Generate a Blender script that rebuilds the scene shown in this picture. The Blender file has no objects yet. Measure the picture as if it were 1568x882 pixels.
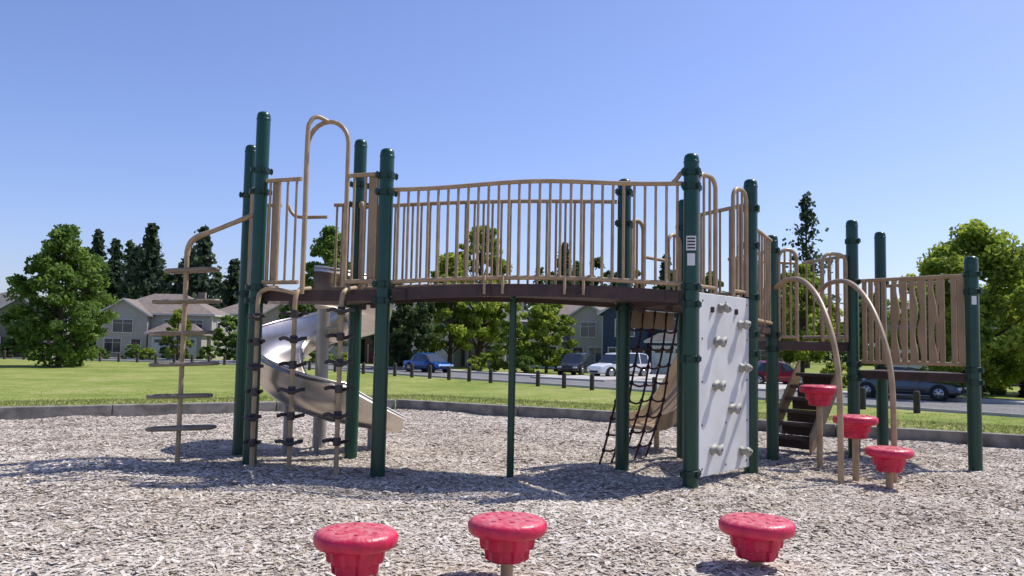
import bpy, math, random
import numpy as np
from mathutils import Vector, Matrix
R=random.Random(7); NR=np.random.default_rng(11)
scene=bpy.context.scene
V=Vector
# ------------------------------------------------------------ materials
def nt(name):
    m=bpy.data.materials.new(name); m.use_nodes=True
    t=m.node_tree; b=t.nodes['Principled BSDF']; return m,t,b
def mat(name,col,rough=.6,metal=0,var=.12,scale=6,bump=0,bscale=60,spec=.5,dirt=None,coat=0):
    m,t,b=nt(name); N=t.nodes; L=t.links
    tc=N.new('ShaderNodeTexCoord'); n=N.new('ShaderNodeTexNoise'); n.inputs['Scale'].default_value=scale
    n.inputs['Detail'].default_value=6; L.new(tc.outputs['Object'],n.inputs['Vector'])
    r=N.new('ShaderNodeValToRGB'); e=r.color_ramp.elements
    d=dirt or [c*(1-var*2) for c in col]
    e[0].position=.3; e[0].color=(*d,1); e[1].position=.62; e[1].color=(*[min(1,c*(1+var*.5)) for c in col],1)
    L.new(n.outputs['Fac'],r.inputs['Fac']); L.new(r.outputs['Color'],b.inputs['Base Color'])
    b.inputs['Roughness'].default_value=rough; b.inputs['Metallic'].default_value=metal
    b.inputs['Specular IOR Level'].default_value=spec
    b.inputs['Coat Weight'].default_value=coat
    if bump:
        n2=N.new('ShaderNodeTexNoise'); n2.inputs['Scale'].default_value=bscale; n2.inputs['Detail'].default_value=4
        L.new(tc.outputs['Object'],n2.inputs['Vector'])
        bp=N.new('ShaderNodeBump'); bp.inputs['Strength'].default_value=bump; bp.inputs['Distance'].default_value=.01
        L.new(n2.outputs['Fac'],bp.inputs['Height']); L.new(bp.outputs['Normal'],b.inputs['Normal'])
    return m
def mat_attr(name,stops,rough=.8,trans=0,spec=.3):
    m,t,b=nt(name); N=t.nodes; L=t.links
    a=N.new('ShaderNodeAttribute'); a.attribute_name='shade'
    r=N.new('ShaderNodeValToRGB'); cr_=r.color_ramp
    while len(cr_.elements)<len(stops): cr_.elements.new(.5)
    for e,(p,c) in zip(cr_.elements,stops): e.position=p; e.color=(*c,1)
    L.new(a.outputs['Fac'],r.inputs['Fac']); L.new(r.outputs['Color'],b.inputs['Base Color'])
    b.inputs['Roughness'].default_value=rough; b.inputs['Specular IOR Level'].default_value=spec
    if trans:
        tr=N.new('ShaderNodeBsdfTranslucent'); mx=N.new('ShaderNodeMixShader'); mx.inputs[0].default_value=trans
        hs=N.new('ShaderNodeHueSaturation'); hs.inputs['Value'].default_value=1.5; hs.inputs['Hue'].default_value=.49
        L.new(r.outputs['Color'],hs.inputs['Color']); L.new(hs.outputs['Color'],tr.inputs['Color'])
        o=N['Material Output']; L.new(b.outputs[0],mx.inputs[1]); L.new(tr.outputs[0],mx.inputs[2]); L.new(mx.outputs[0],o.inputs['Surface'])
    return m
def mat_siding(name,col,step=.18):
    m,t,b=nt(name); N=t.nodes; L=t.links
    tc=N.new('ShaderNodeTexCoord'); w=N.new('ShaderNodeTexWave'); w.wave_type='BANDS'; w.bands_direction='Z'; w.wave_profile='SAW'
    w.inputs['Scale'].default_value=.31/step*1.0; L.new(tc.outputs['Object'],w.inputs['Vector'])
    n=N.new('ShaderNodeTexNoise'); n.inputs['Scale'].default_value=1.5; L.new(tc.outputs['Object'],n.inputs['Vector'])
    r=N.new('ShaderNodeValToRGB'); e=r.color_ramp.elements; e[0].color=(*[c*.8 for c in col],1); e[1].color=(*col,1)
    L.new(n.outputs['Fac'],r.inputs['Fac']); L.new(r.outputs['Color'],b.inputs['Base Color'])
    bp=N.new('ShaderNodeBump'); bp.inputs['Strength'].default_value=.6; bp.inputs['Distance'].default_value=.03
    L.new(w.outputs['Fac'],bp.inputs['Height']); L.new(bp.outputs['Normal'],b.inputs['Normal']); b.inputs['Roughness'].default_value=.75
    return m
def mat_roof(name,col):
    m,t,b=nt(name); N=t.nodes; L=t.links
    tc=N.new('ShaderNodeTexCoord'); v=N.new('ShaderNodeTexVoronoi'); v.inputs['Scale'].default_value=3.5
    mp=N.new('ShaderNodeMapping'); mp.inputs['Scale'].default_value=(1,1,3); L.new(tc.outputs['Object'],mp.inputs['Vector']); L.new(mp.outputs[0],v.inputs['Vector'])
    r=N.new('ShaderNodeValToRGB'); e=r.color_ramp.elements; e[0].color=(*[c*.75 for c in col],1); e[1].color=(*[c*1.15 for c in col],1)
    s=N.new('ShaderNodeSeparateColor'); L.new(v.outputs['Color'],s.inputs[0]); L.new(s.outputs[0],r.inputs['Fac'])
    L.new(r.outputs['Color'],b.inputs['Base Color']); b.inputs['Roughness'].default_value=.9
    return m
GREEN=mat('green_post_paint',(.005,.052,.03),.3,var=.15,scale=3,bump=.05,bscale=30,dirt=(.006,.042,.025))
GREEN2=mat('green_clamp_paint',(.004,.036,.022),.4,scale=5)
TAN=mat('tan_powder_coat',(.41,.29,.165),.42,var=.1,scale=9,dirt=(.31,.21,.115))
TANP=mat('tan_panel_plastic',(.36,.25,.145),.55,var=.12,scale=4,bump=.1,bscale=90)
BROWN=mat('brown_deck_coating',(.06,.033,.027),.6,var=.2,scale=7,bump=.2,bscale=120)
STEEL=mat('stainless_steel',(.6,.56,.51),.3,metal=1,var=.14,scale=2.5,bump=.06,bscale=10)
GREYP=mat('grey_painted_pipe',(.36,.35,.33),.45,metal=.5,var=.15,scale=3)
DKMET=mat('dark_footholds',(.05,.038,.034),.5,var=.2)
ROPE=mat('net_rope',(.05,.025,.025),.9,var=.2,scale=40)
WALLG=mat('grey_climbing_panel',(.66,.665,.65),.5,var=.05,scale=3,bump=.12,bscale=140,dirt=(.55,.55,.53))
HOLD=mat('hand_hold_resin',(.36,.35,.3),.6,var=.2,scale=30)
LABW=mat('label_white',(.7,.7,.7),.5,var=.03); LABK=mat('label_print',(.03,.03,.03),.5,var=.03)
def redmat():
    m,t,b=nt('red_pod_plastic'); N=t.nodes; L=t.links
    tc=N.new('ShaderNodeTexCoord'); n=N.new('ShaderNodeTexNoise'); n.inputs['Scale'].default_value=14; n.inputs['Detail'].default_value=8
    L.new(tc.outputs['Object'],n.inputs['Vector'])
    r=N.new('ShaderNodeValToRGB'); e=r.color_ramp.elements; e[0].position=.35; e[0].color=(.48,.008,.045,1); e[1].position=.6; e[1].color=(.64,.015,.07,1)
    L.new(n.outputs['Fac'],r.inputs['Fac'])
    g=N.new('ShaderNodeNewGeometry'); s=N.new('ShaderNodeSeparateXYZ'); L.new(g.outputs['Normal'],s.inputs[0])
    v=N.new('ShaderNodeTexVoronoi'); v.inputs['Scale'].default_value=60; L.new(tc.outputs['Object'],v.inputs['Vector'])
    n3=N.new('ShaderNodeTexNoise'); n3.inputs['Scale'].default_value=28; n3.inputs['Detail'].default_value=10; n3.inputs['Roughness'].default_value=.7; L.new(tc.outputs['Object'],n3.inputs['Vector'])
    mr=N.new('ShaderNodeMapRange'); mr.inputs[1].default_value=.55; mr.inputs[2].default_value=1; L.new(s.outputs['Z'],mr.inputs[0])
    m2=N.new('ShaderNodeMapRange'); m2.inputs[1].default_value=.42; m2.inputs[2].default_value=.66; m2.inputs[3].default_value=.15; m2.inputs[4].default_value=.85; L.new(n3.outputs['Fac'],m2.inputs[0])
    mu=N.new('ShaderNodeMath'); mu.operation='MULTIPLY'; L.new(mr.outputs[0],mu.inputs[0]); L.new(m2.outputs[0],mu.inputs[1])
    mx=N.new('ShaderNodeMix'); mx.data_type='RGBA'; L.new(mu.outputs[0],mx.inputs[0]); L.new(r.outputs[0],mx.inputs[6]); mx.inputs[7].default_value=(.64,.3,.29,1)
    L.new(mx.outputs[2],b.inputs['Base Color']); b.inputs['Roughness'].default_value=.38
    bp=N.new('ShaderNodeBump'); bp.inputs['Strength'].default_value=.35; bp.inputs['Distance'].default_value=.004
    L.new(v.outputs['Distance'],bp.inputs['Height']); L.new(bp.outputs['Normal'],b.inputs['Normal'])
    return m
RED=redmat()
CURB=mat('weathered_curb_concrete',(.25,.23,.2),.9,var=.2,scale=5,bump=.5,bscale=50,dirt=(.11,.1,.085))
ASPH=mat('asphalt',(.17,.168,.165),.9,var=.12,scale=.8,bump=.2,bscale=200)
CONC=mat('concrete_pavement',(.45,.43,.4),.9,var=.1,scale=1.2)
BARK=mat('bark',(.09,.065,.045),.95,var=.25,scale=8,bump=.8,bscale=25)
WOODB=mat('bollard_wood',(.06,.048,.036),.9,var=.25,scale=14)
GLASS=mat('window_glass',(.03,.04,.05),.08,var=.1,spec=.8)
TRIM=mat('white_trim',(.62,.61,.58),.6,var=.08)
TYRE=mat('tyre_rubber',(.018,.018,.018),.85,var=.1)
RIM=mat('alloy_rim',(.5,.5,.5),.35,metal=.8,var=.05)
REDL=mat('tail_light',(.45,.01,.01),.25,var=.05)
HEADL=mat('head_light',(.75,.75,.75),.15,var=.05)
# ------------------------------------------------------------ mesh builder
def cr(P,k=7):
    P=[V(p) for p in P]; Q=[P[0]*2-P[1]]+P+[P[-1]*2-P[-2]]; out=[]
    for i in range(1,len(Q)-2):
        for j in range(k):
            t=j/k; a,b,c,d=Q[i-1],Q[i],Q[i+1],Q[i+2]
            out.append(.5*((2*b)+(c-a)*t+(2*a-5*b+4*c-d)*t*t+(3*b-a-3*c+d)*t**3))
    out.append(P[-1]); return out
class MB:
    def __init__(s,mats): s.v=[];s.f=[];s.m=[];s.s=[];s.mats=mats
    def add(s,vs,fs,m=0,sm=False):
        o=len(s.v); s.v+= [tuple(p) for p in vs]
        for f in fs: s.f.append(tuple(i+o for i in f)); s.m.append(m); s.s.append(sm)
    def tube(s,pts,r,m=0,n=10,closed=False):
        pts=[V(p) for p in pts]; K=len(pts); rr=r if isinstance(r,(list,tuple)) else [r]*K
        T=[]
        for i in range(K):
            if closed: d=pts[(i+1)%K]-pts[i-1]
            else: d=pts[min(i+1,K-1)]-pts[max(i-1,0)]
            T.append(d.normalized())
        a=T[0].orthogonal().normalized(); vs=[]
        for i in range(K):
            a=(a-T[i]*a.dot(T[i])).normalized(); b=T[i].cross(a)
            for j in range(n):
                t=2*math.pi*j/n; vs.append(pts[i]+(a*math.cos(t)+b*math.sin(t))*rr[i])
        fs=[]
        for i in range(K if closed else K-1):
            i2=(i+1)%K
            for j in range(n):
                j2=(j+1)%n; fs.append((i*n+j,i*n+j2,i2*n+j2,i2*n+j))
        s.add(vs,fs,m,True)
        if not closed: s.add(vs[:n],[tuple(range(n))[::-1]],m); s.add(vs[-n:],[tuple(range(n))],m)
    def box(s,c,sz,rz=0,m=0,M=None):
        x,y,z=[q/2 for q in sz]; vs=[V((a,b,c_)) for a in(-x,x) for b in(-y,y) for c_ in(-z,z)]
        M=M or (Matrix.Translation(c)@Matrix.Rotation(rz,4,'Z'))
        s.add([M@v for v in vs],[(0,1,3,2),(4,6,7,5),(0,4,5,1),(2,3,7,6),(0,2,6,4),(1,5,7,3)],m)
    def prism(s,poly,z0,z1,m=0):
        n=len(poly); A=sum(poly[i][0]*poly[(i+1)%n][1]-poly[(i+1)%n][0]*poly[i][1] for i in range(n))
        if A<0: poly=poly[::-1]
        vs=[(p[0],p[1],z0) for p in poly]+[(p[0],p[1],z1) for p in poly]
        fs=[tuple(range(n))[::-1],tuple(range(n,2*n))]+[(i,(i+1)%n,n+(i+1)%n,n+i) for i in range(n)]
        s.add(vs,fs,m)
    def rev(s,prof,M,n=24,m=0,fl=None,sm=True):
        vs=[];K=len(prof)
        for k,(r,z) in enumerate(prof):
            for j in range(n):
                t=2*math.pi*j/n; q=r*(fl(k,t) if fl else 1); vs.append(M@V((q*math.cos(t),q*math.sin(t),z)))
        fs=[(i*n+j,i*n+(j+1)%n,(i+1)*n+(j+1)%n,(i+1)*n+j) for i in range(K-1) for j in range(n)]
        s.add(vs,fs,m,sm); s.add(vs[:n],[tuple(range(n))[::-1]],m); s.add(vs[-n:],[tuple(range(n))],m)
    def build(s,name,parent=None,bevel=0,M=None):
        me=bpy.data.meshes.new(name); me.from_pydata([tuple(p) for p in s.v],[],s.f)
        for x in s.mats: me.materials.append(x)
        me.polygons.foreach_set('material_index',s.m); me.polygons.foreach_set('use_smooth',s.s); me.update()
        ob=bpy.data.objects.new(name,me); scene.collection.objects.link(ob)
        if parent: ob.parent=parent
        if M is not None: ob.matrix_local=M
        if bevel:
            b=ob.modifiers.new('bevel','BEVEL'); b.width=bevel; b.segments=2; b.limit_method='ANGLE'; b.angle_limit=.8
        return ob
def empty(name,loc=(0,0,0),rz=0):
    e=bpy.data.objects.new(name,None); e.location=loc; e.rotation_euler=(0,0,rz); e.empty_display_size=.3
    scene.collection.objects.link(e); return e
def fast_mesh(name,co,k,material,shade=None,parent=None):
    n=len(co)//k; me=bpy.data.meshes.new(name); me.vertices.add(n*k); me.vertices.foreach_set('co',co.astype(np.float32).ravel())
    me.loops.add(n*k); me.loops.foreach_set('vertex_index',np.arange(n*k,dtype=np.int32))
    me.polygons.add(n); me.polygons.foreach_set('loop_start',np.arange(n,dtype=np.int32)*k)
    me.update(calc_edges=True)
    if shade is not None:
        a=me.attributes.new('shade','FLOAT','FACE'); a.data.foreach_set('value',shade.astype(np.float32))
    me.materials.append(material)
    ob=bpy.data.objects.new(name,me); scene.collection.objects.link(ob)
    if parent: ob.parent=parent
    return ob
# ------------------------------------------------------------ terrain
POLY=[(-2.0,14.4),(15.0,5.5),(15,-9),(-16,-9),(-16,5.7)]   # playground outline
ED=[]
cx,cy=0,3
for i in range(len(POLY)):
    a=V(POLY[i]);b=V(POLY[(i+1)%len(POLY)]); d=(b-a).normalized(); n=V((d.y,-d.x))
    if n.dot(V((cx,cy))-a)>0: n=-n
    ED.append((a,n))
def sd(x,y):
    D=np.stack([(x-a.x)*n.x+(y-a.y)*n.y for a,n in ED]); return D.max(0),D.argmax(0)
def sst(a,b,t):
    t=np.clip((t-a)/(b-a),0,1); return t*t*(3-2*t)
ZF=-.95
def hfield(x,y):
    d,_=sd(x,y)
    near=-.12+.2*sst(.05,.5,d)
    z=np.where(d<.5,near,.08-(.08-ZF)*sst(.5,17,d))
    return z
def hmulch(x,y):
    return .018*np.sin(x*1.7+1.3*np.sin(y*1.1))*np.cos(y*1.3+.7*x)+.012*np.sin(x*4.1+y*2.3)+.007*np.sin(y*6.3-x*3.7)
def spaced(lo,hi,fl,fh,fine,coarse):
    a=list(np.arange(fl,fh+1e-6,fine)); x=fh; s=fine
    while x<hi: s=min(s*1.35,coarse); x+=s; a.append(x)
    x=fl; s=fine; 
    while x>lo: s=min(s*1.35,coarse); x-=s; a.insert(0,x)
    return np.array(a)
xs=spaced(-2500,2500,-30,35,.5,250); ys=spaced(-600,3500,-12,40,.5,250)
X,Y=np.meshgrid(xs,ys); Z=hfield(X,Y); nx,ny=len(xs),len(ys)
me=bpy.data.meshes.new('ground'); vs=np.stack([X.ravel(),Y.ravel(),Z.ravel()],1)
fs=[(j*nx+i,j*nx+i+1,(j+1)*nx+i+1,(j+1)*nx+i) for j in range(ny-1) for i in range(nx-1)]
me.from_pydata(vs.tolist(),[],fs); me.polygons.foreach_set('use_smooth',[True]*len(fs))
def grassmat():
    m,t,b=nt('grass'); N=t.nodes; L=t.links
    tc=N.new('ShaderNodeTexCoord')
    def noise(sc,det=5):
        n=N.new('ShaderNodeTexNoise'); n.inputs['Scale'].default_value=sc; n.inputs['Detail'].default_value=det; L.new(tc.outputs['Object'],n.inputs['Vector']); return n
    a=noise(.25); c=noise(9,8); f=noise(1.6,6)
    r=N.new('ShaderNodeValToRGB'); e=r.color_ramp.elements; e[0].position=.38; e[0].color=(.13,.185,.035,1); e[1].position=.64; e[1].color=(.36,.33,.14,1)
    x=r.color_ramp.elements.new(.5); x.color=(.215,.255,.06,1)
    ad=N.new('ShaderNodeMath'); ad.operation='ADD'; L.new(a.outputs[0],ad.inputs[0]); L.new(f.outputs[0],ad.inputs[1])
    a2=N.new('ShaderNodeMath'); a2.operation='ADD'; L.new(ad.outputs[0],a2.inputs[0]); L.new(c.outputs[0],a2.inputs[1])
    di=N.new('ShaderNodeMath'); di.operation='DIVIDE'; di.inputs[1].default_value=3; L.new(a2.outputs[0],di.inputs[0])
    L.new(di.outputs[0],r.inputs['Fac']); L.new(r.outputs[0],b.inputs['Base Color'])
    bp=N.new('ShaderNodeBump'); bp.inputs['Strength'].default_value=.6; bp.inputs['Distance'].default_value=.04
    L.new(c.outputs[0],bp.inputs['Height']); L.new(bp.outputs[0],b.inputs['Normal']); b.inputs['Roughness'].default_value=.95; b.inputs['Specular IOR Level'].default_value=.1
    return m
me.materials.append(grassmat()); g=bpy.data.objects.new('ground',me); scene.collection.objects.link(g)
# mulch sheet
gx=np.arange(-16.4,15.5,.12); gy=np.arange(-9.4,14.8,.12); X,Y=np.meshgrid(gx,gy); Dd,Ix=sd(X,Y)
nnx=np.array([n.x for a,n in ED])[Ix]; nny=np.array([n.y for a,n in ED])[Ix]; off=np.maximum(Dd-.03,0)
X2=X-off*nnx; Y2=Y-off*nny; Z=hmulch(X2,Y2); nx=len(gx)
ok=Dd<.0; vs=np.stack([X2.ravel(),Y2.ravel(),Z.ravel()],1).tolist(); fs=[]
for j in range(len(gy)-1):
    for i in range(nx-1):
        if ok[j,i] or ok[j,i+1] or ok[j+1,i] or ok[j+1,i+1]: fs.append((j*nx+i,j*nx+i+1,(j+1)*nx+i+1,(j+1)*nx+i))
used=sorted({i for f in fs for i in f}); mp={u:k for k,u in enumerate(used)}
me=bpy.data.meshes.new('wood_chip_ground'); me.from_pydata([vs[u] for u in used],[],[tuple(mp[i] for i in f) for f in fs])
me.polygons.foreach_set('use_smooth',[True]*len(fs))
def mulchmat():
    m,t,b=nt('wood_chip_bed'); N=t.nodes; L=t.links
    tc=N.new('ShaderNodeTexCoord'); v=N.new('ShaderNodeTexVoronoi'); v.inputs['Scale'].default_value=80; v.inputs['Randomness'].default_value=1
    L.new(tc.outputs['Object'],v.inputs['Vector']); s=N.new('ShaderNodeSeparateColor'); L.new(v.outputs['Color'],s.inputs[0])
    r=N.new('ShaderNodeValToRGB'); e=r.color_ramp.elements; e[0].color=(.2,.155,.12,1); e[1].color=(.58,.5,.42,1)
    L.new(s.outputs[0],r.inputs[0]); L.new(r.outputs[0],b.inputs['Base Color']); b.inputs['Roughness'].default_value=.95
    bp=N.new('ShaderNodeBump'); bp.inputs['Strength'].default_value=.6; bp.inputs['Distance'].default_value=.008
    L.new(v.outputs['Distance'],bp.inputs['Height']); L.new(bp.outputs[0],b.inputs['Normal']); return m
me.materials.append(mulchmat()); wg=bpy.data.objects.new('wood_chip_ground',me); scene.collection.objects.link(wg)
# loose chips
def quads(c,a,b):
    return np.stack([c-a-b,c+a-b,c+a+b,c-a+b],1).reshape(-1,3)
n=640000
yy=NR.uniform(2.4**1.4,14.9**1.4,n)**(1/1.4); xx=NR.uniform(-1,1,n)*(.76*yy+.9)
d,_=sd(xx,yy); k=d<-.02; xx,yy=xx[k],yy[k]; n=len(xx)
ln=np.clip(NR.lognormal(-4.5,.55,n),.004,.036); wd=np.clip(ln*NR.uniform(.12,.5,n),.0016,.009)
an=NR.uniform(0,2*np.pi,n); ti=NR.normal(0,.13,n); ro=NR.normal(0,.22,n)
A=np.stack([np.cos(an)*np.cos(ti),np.sin(an)*np.cos(ti),np.sin(ti)],1)
Bv=np.stack([-np.sin(an)*np.cos(ro),np.cos(an)*np.cos(ro),np.sin(ro)],1)
zz=hmulch(xx,yy)+.002+np.abs(A[:,2])*ln*.6+NR.uniform(0,.005,n)
C=np.stack([xx,yy,zz],1)
patch=.5+.5*np.sin(xx*1.3+2*np.sin(yy*.9))*np.cos(yy*1.7)
sh=NR.beta(2.2,1.9,n)*.8+.2*patch
CH=mat_attr('wood_chips',[(0,(.17,.125,.09)),(.2,(.37,.3,.23)),(.5,(.54,.475,.395)),(.75,(.66,.6,.525)),(1,(.78,.745,.69))],.9,0,.15)
ch=fast_mesh('loose_wood_chips',quads(C,A*ln[:,None],Bv*wd[:,None]),4,CH,np.clip(sh,0,1)); ch.parent=wg
# grass blades
n=170000
yy=NR.uniform(7,34,n); xx=NR.uniform(-1,1,n)*(.75*yy+2); d,_=sd(xx,yy); k=(d>.12)&(NR.uniform(0,1,n)<np.exp(-np.maximum(d-4,0)/10)); xx,yy=xx[k],yy[k]; n=len(xx)
zz=hfield(xx,yy); an=NR.uniform(0,2*np.pi,n); h=NR.uniform(.02,.05,n)*(1+.8*(NR.uniform(0,1,n)<.03)); w=NR.uniform(.008,.02,n)
p=np.stack([xx,yy,zz-.005],1); a=np.stack([np.cos(an)*w,np.sin(an)*w,0*w],1); tp=np.stack([NR.normal(0,.025,n),NR.normal(0,.025,n),h],1)
GB=mat_attr('grass_blades',[(0,(.13,.18,.035)),(.55,(.23,.27,.07)),(1,(.42,.38,.18))],.8,.3)
gb=fast_mesh('grass_blades',np.stack([p-a,p+a,p+tp],1).reshape(-1,3),3,GB,NR.uniform(0,1,n)); gb.parent=g
# curb
mb=MB([CURB])
for i in (0,4,1,3):
    a=V(POLY[i]); b=V(POLY[(i+1)%5]); L=(b-a).length; dd=(b-a)/L; nn=ED[i][1]; s0=0; 
    while s0<L-.05:
        s1=min(s0+2.4,L); c=a+dd*((s0+s1)/2)+nn*.08
        mb.box((c.x,c.y,.03+R.uniform(-.006,.006)),(s1-s0-.012,.16,.27),math.atan2(dd.y,dd.x)+R.uniform(-.002,.002)); s0=s1
mb.build('playground_border_curb',bevel=.012)
# road polyline
o=V((2.5,51)); dr=V((.664,-.747))
base=[o+dr*t for t in (75,50,25,0,-20)]+[V((-17,73)),V((-30,80)),V((-60,84)),V((-130,87))]
CL=[V((p.x,p.y)) for p in cr([(q.x,q.y,0) for q in base],8)]
def offs(o_):
    out=[]
    for i,p in enumerate(CL):
        t=(CL[min(i+1,len(CL)-1)]-CL[max(i-1,0)]).normalized(); nrm=V((t.y,-t.x)); out.append(p+nrm*o_)
    return out
def strip(name,o0,o1,z0,z1,m):
    A_,B_=offs(o0),offs(o1); mb=MB([m]); n_=len(A_)
    vs=[(p.x,p.y,z1) for p in A_]+[(p.x,p.y,z1) for p in B_]; fs=[(i,n_+i,n_+i+1,i+1) for i in range(n_-1)]
    mb.add(vs,fs)
    if z1-z0>.05:
        for S in(A_,B_): mb.add([(p.x,p.y,z0) for p in S]+[(p.x,p.y,z1) for p in S],[(i,i+1,n_+i+1,n_+i) for i in range(n_-1)])
    return mb.build(name)
side=1 if (offs(1)[10]-CL[10]).dot(V((.747,.664)))>0 else -1
strip('road',-4*side,4*side,ZF,ZF+.006,ASPH)
strip('kerb',-4.15*side,-4.0*side,ZF-.05,ZF+.11,CONC)
strip('kerb',4.0*side,4.15*side,ZF-.05,ZF+.12,CONC)
strip('pavement',4.15*side,5.8*side,ZF-.05,ZF+.115,CONC)
# bollards
S=offs(-5.6*side); acc=0; nextd=0
for i in range(len(S)-1):
    a,b=S[i],S[i+1]; L=(b-a).length
    while nextd<acc+L:
        p=a+(b-a)*((nextd-acc)/L); nextd+=1.95
        if -60<p.x<32 and p.y<90:
            mb=MB([WOODB]); hh=.82+R.uniform(-.06,.06); zg=float(hfield(np.array([p.x]),np.array([p.y]))[0])
            mb.rev([(.115,-.1),(.115,hh-.06),(.095,hh),(.03,hh+.012)],Matrix.Translation((p.x,p.y,zg))@Matrix.Rotation(R.uniform(-.03,.03),4,'X'),10); mb.build('bollard')
    acc+=L
# ------------------------------------------------------------ playground
PS=empty('playground_structure')
P=dict(A=(-2.365,7.55,3.28),B=(-2.68,8.2,3.12),C=(-1.54,8.05,3.16),D=(-1.12,7.09,2.84),E=(1.48,6.73,2.76),F=(2.22,7.57,2.73),
 G=(1.05,7.66,2.73),H=(1.79,8.5,2.70),I=(2.78,8.7,2.37),J=(3.74,8.94,2.59),K=(4.34,9.58,2.56),L=(4.53,8.02,2.10))
rings=dict(A=(2.72,2.52,1.62,1.5),B=(2.6,1.6),C=(2.7,2.5,1.6,1.5),D=(2.6,2.45,1.64,1.5),E=(2.6,2.48,1.64,1.5,1.05,.12),F=(2.45,2.1,1.62,1.28,1.1),G=(2.6,2.3,1.62,1.5),H=(2.4,1.6),I=(2.2,1.3,1.15),J=(2.35,1.9,1.0,.85),K=(1.95,.95),L=(1.92,1.75,.98,.86))
for k_,(x,y,z) in P.items():
    mb=MB([GREEN,GREEN2]); r=.0635
    mb.rev([(r,-.1),(r,z-.06),(r*.97,z-.035),(r*.86,z-.015),(r*.6,z-.003),(r*.25,z)],Matrix.Translation((x,y,0)),28)
    mb.rev([(r+.003,z-.075),(r+.003,z-.066),(r,z-.064)],Matrix.Translation((x,y,0)),28)
    for q in rings[k_]:
        mb.rev([(r+.001,q-.028),(r+.012,q-.024),(r+.012,q+.024),(r+.001,q+.028)],Matrix.Translation((x,y,0)),24,1,sm=False)
        for an_ in (.5,3.7,5.2):
            mb.box((x+.08*math.cos(an_),y+.08*math.sin(an_),q),(.045,.03,.04),an_,1)
            mb.rev([(.008,-.03),(.008,.03)],Matrix.Translation((x+.09*math.cos(an_),y+.09*math.sin(an_),q)),8,1)
    mb.build('support_post_'+k_.lower(),PS)
XY=lambda k_:V((P[k_][0],P[k_][1]))
def at(a,b,t): return a.lerp(b,t)
def fence(mb,a,b,z0,z1,nb,r=.012,rr=.02,fz0=None,fz1=None,m=0,inset=.07):
    f0=fz0 or (lambda t:z0); f1=fz1 or (lambda t:z1); L=(b-a).length; t0=inset/L; t1=1-t0
    n_=16
    for f in(f0,f1):
        mb.tube([(*at(a,b,t0+(t1-t0)*i/n_),f(t0+(t1-t0)*i/n_)) for i in range(n_+1)],rr,m,10)
    for i in range(nb):
        t=t0+(t1-t0)*(i+.5)/nb; p=at(a,b,t); mb.tube([(*p,f0(t)),(*p,f1(t))],r,m,8)
def hoop(mb,a,b,t0,t1,z0,z1,nb=2,r=.02,c=.1):
    p,q=at(a,b,t0),at(a,b,t1); w=(q-p).length; c=min(c,w/2)
    pts=[(*p,z0)]; d=(q-p)/w
    for i in range(7):
        t=math.pi/2*i/6; pts.append((*(p+d*(c-c*math.cos(t))),z1-c+c*math.sin(t)))
    for i in range(7):
        t=math.pi/2*i/6; pts.append((*(q-d*(c-c*math.sin(t))),z1-c+c*math.cos(t)))
    pts.append((*q,z0)); mb.tube(pts,r,0,10); mb.tube([(*p,z0+.04),(*q,z0+.04)],r*.8,0,8)
    for i in range(nb):
        t=(i+1)/(nb+1); s=p.lerp(q,t); mb.tube([(*s,z0+.04),(*s,z1-.01-(c*.3 if (t<.3 or t>.7) else 0))],.012,0,8)
def planks(mb,a,b,t0,t1,n_,z0,z1,wavy,gap=.022,m=1,amp=.022):
    d=b-a; LL=d.length; u=d/LL; nn_=V((-u.y,u.x))*.009; W_=(t1-t0)*LL/n_; ns=24
    for i in range(n_):
        c0=t0*LL+W_*i+gap/2; c1=c0+W_-gap; vs=[]
        for j in range(ns+1):
            z=z0+(z1-z0)*j/ns; q_=math.sin(z*13) if wavy else 0
            o0=amp*q_ if (wavy and i%2==1) else 0; o1=amp*q_ if (wavy and i%2==0 and i<n_-1) else 0
            for s_,q in((1,c0+o0),(1,c1+o1),(-1,c1+o1),(-1,c0+o0)): vs.append((*(a+u*q+nn_*s_),z))
        fs=[(j*4+k,j*4+(k+1)%4,j*4+4+(k+1)%4,j*4+4+k) for j in range(ns) for k in range(4)]+[(3,2,1,0),tuple(ns*4+k for k in range(4))]
        mb.add(vs,fs,m)
A,B,C,D,E,F,G,H,I,J,K,L_=[XY(c) for c in 'ABCDEFGHIJKL']
def shrink(poly,s=.02):
    c=sum(poly,V((0,0)))/len(poly); return [tuple(p+(c-p)*s) for p in poly]
LK=V((4.72,8.8))
mb=MB([BROWN])
mb.prism(shrink([A,D,C,B]),1.5,1.6); mb.prism(shrink([E,F,H,G]),1.5,1.6)
mb.prism([tuple(I),tuple(J),(3.5,9.9),(2.54,9.66)],1.14,1.24)
mb.prism([tuple(at(F,I,.05)),tuple(at(F,I,.97)),tuple(at(H,I,.5))],1.3,1.38)
mb.prism(shrink([J,K,LK,L_]),.85,.94)
for a,b in((A,D),(D,C),(E,G),(E,F)):
    for t in(.3,.7):
        p=at(a,b,t); mb.box((p.x,p.y,1.47),(.06,.06,.05))
mb.build('platform_decks',PS,bevel=.008)
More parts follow.
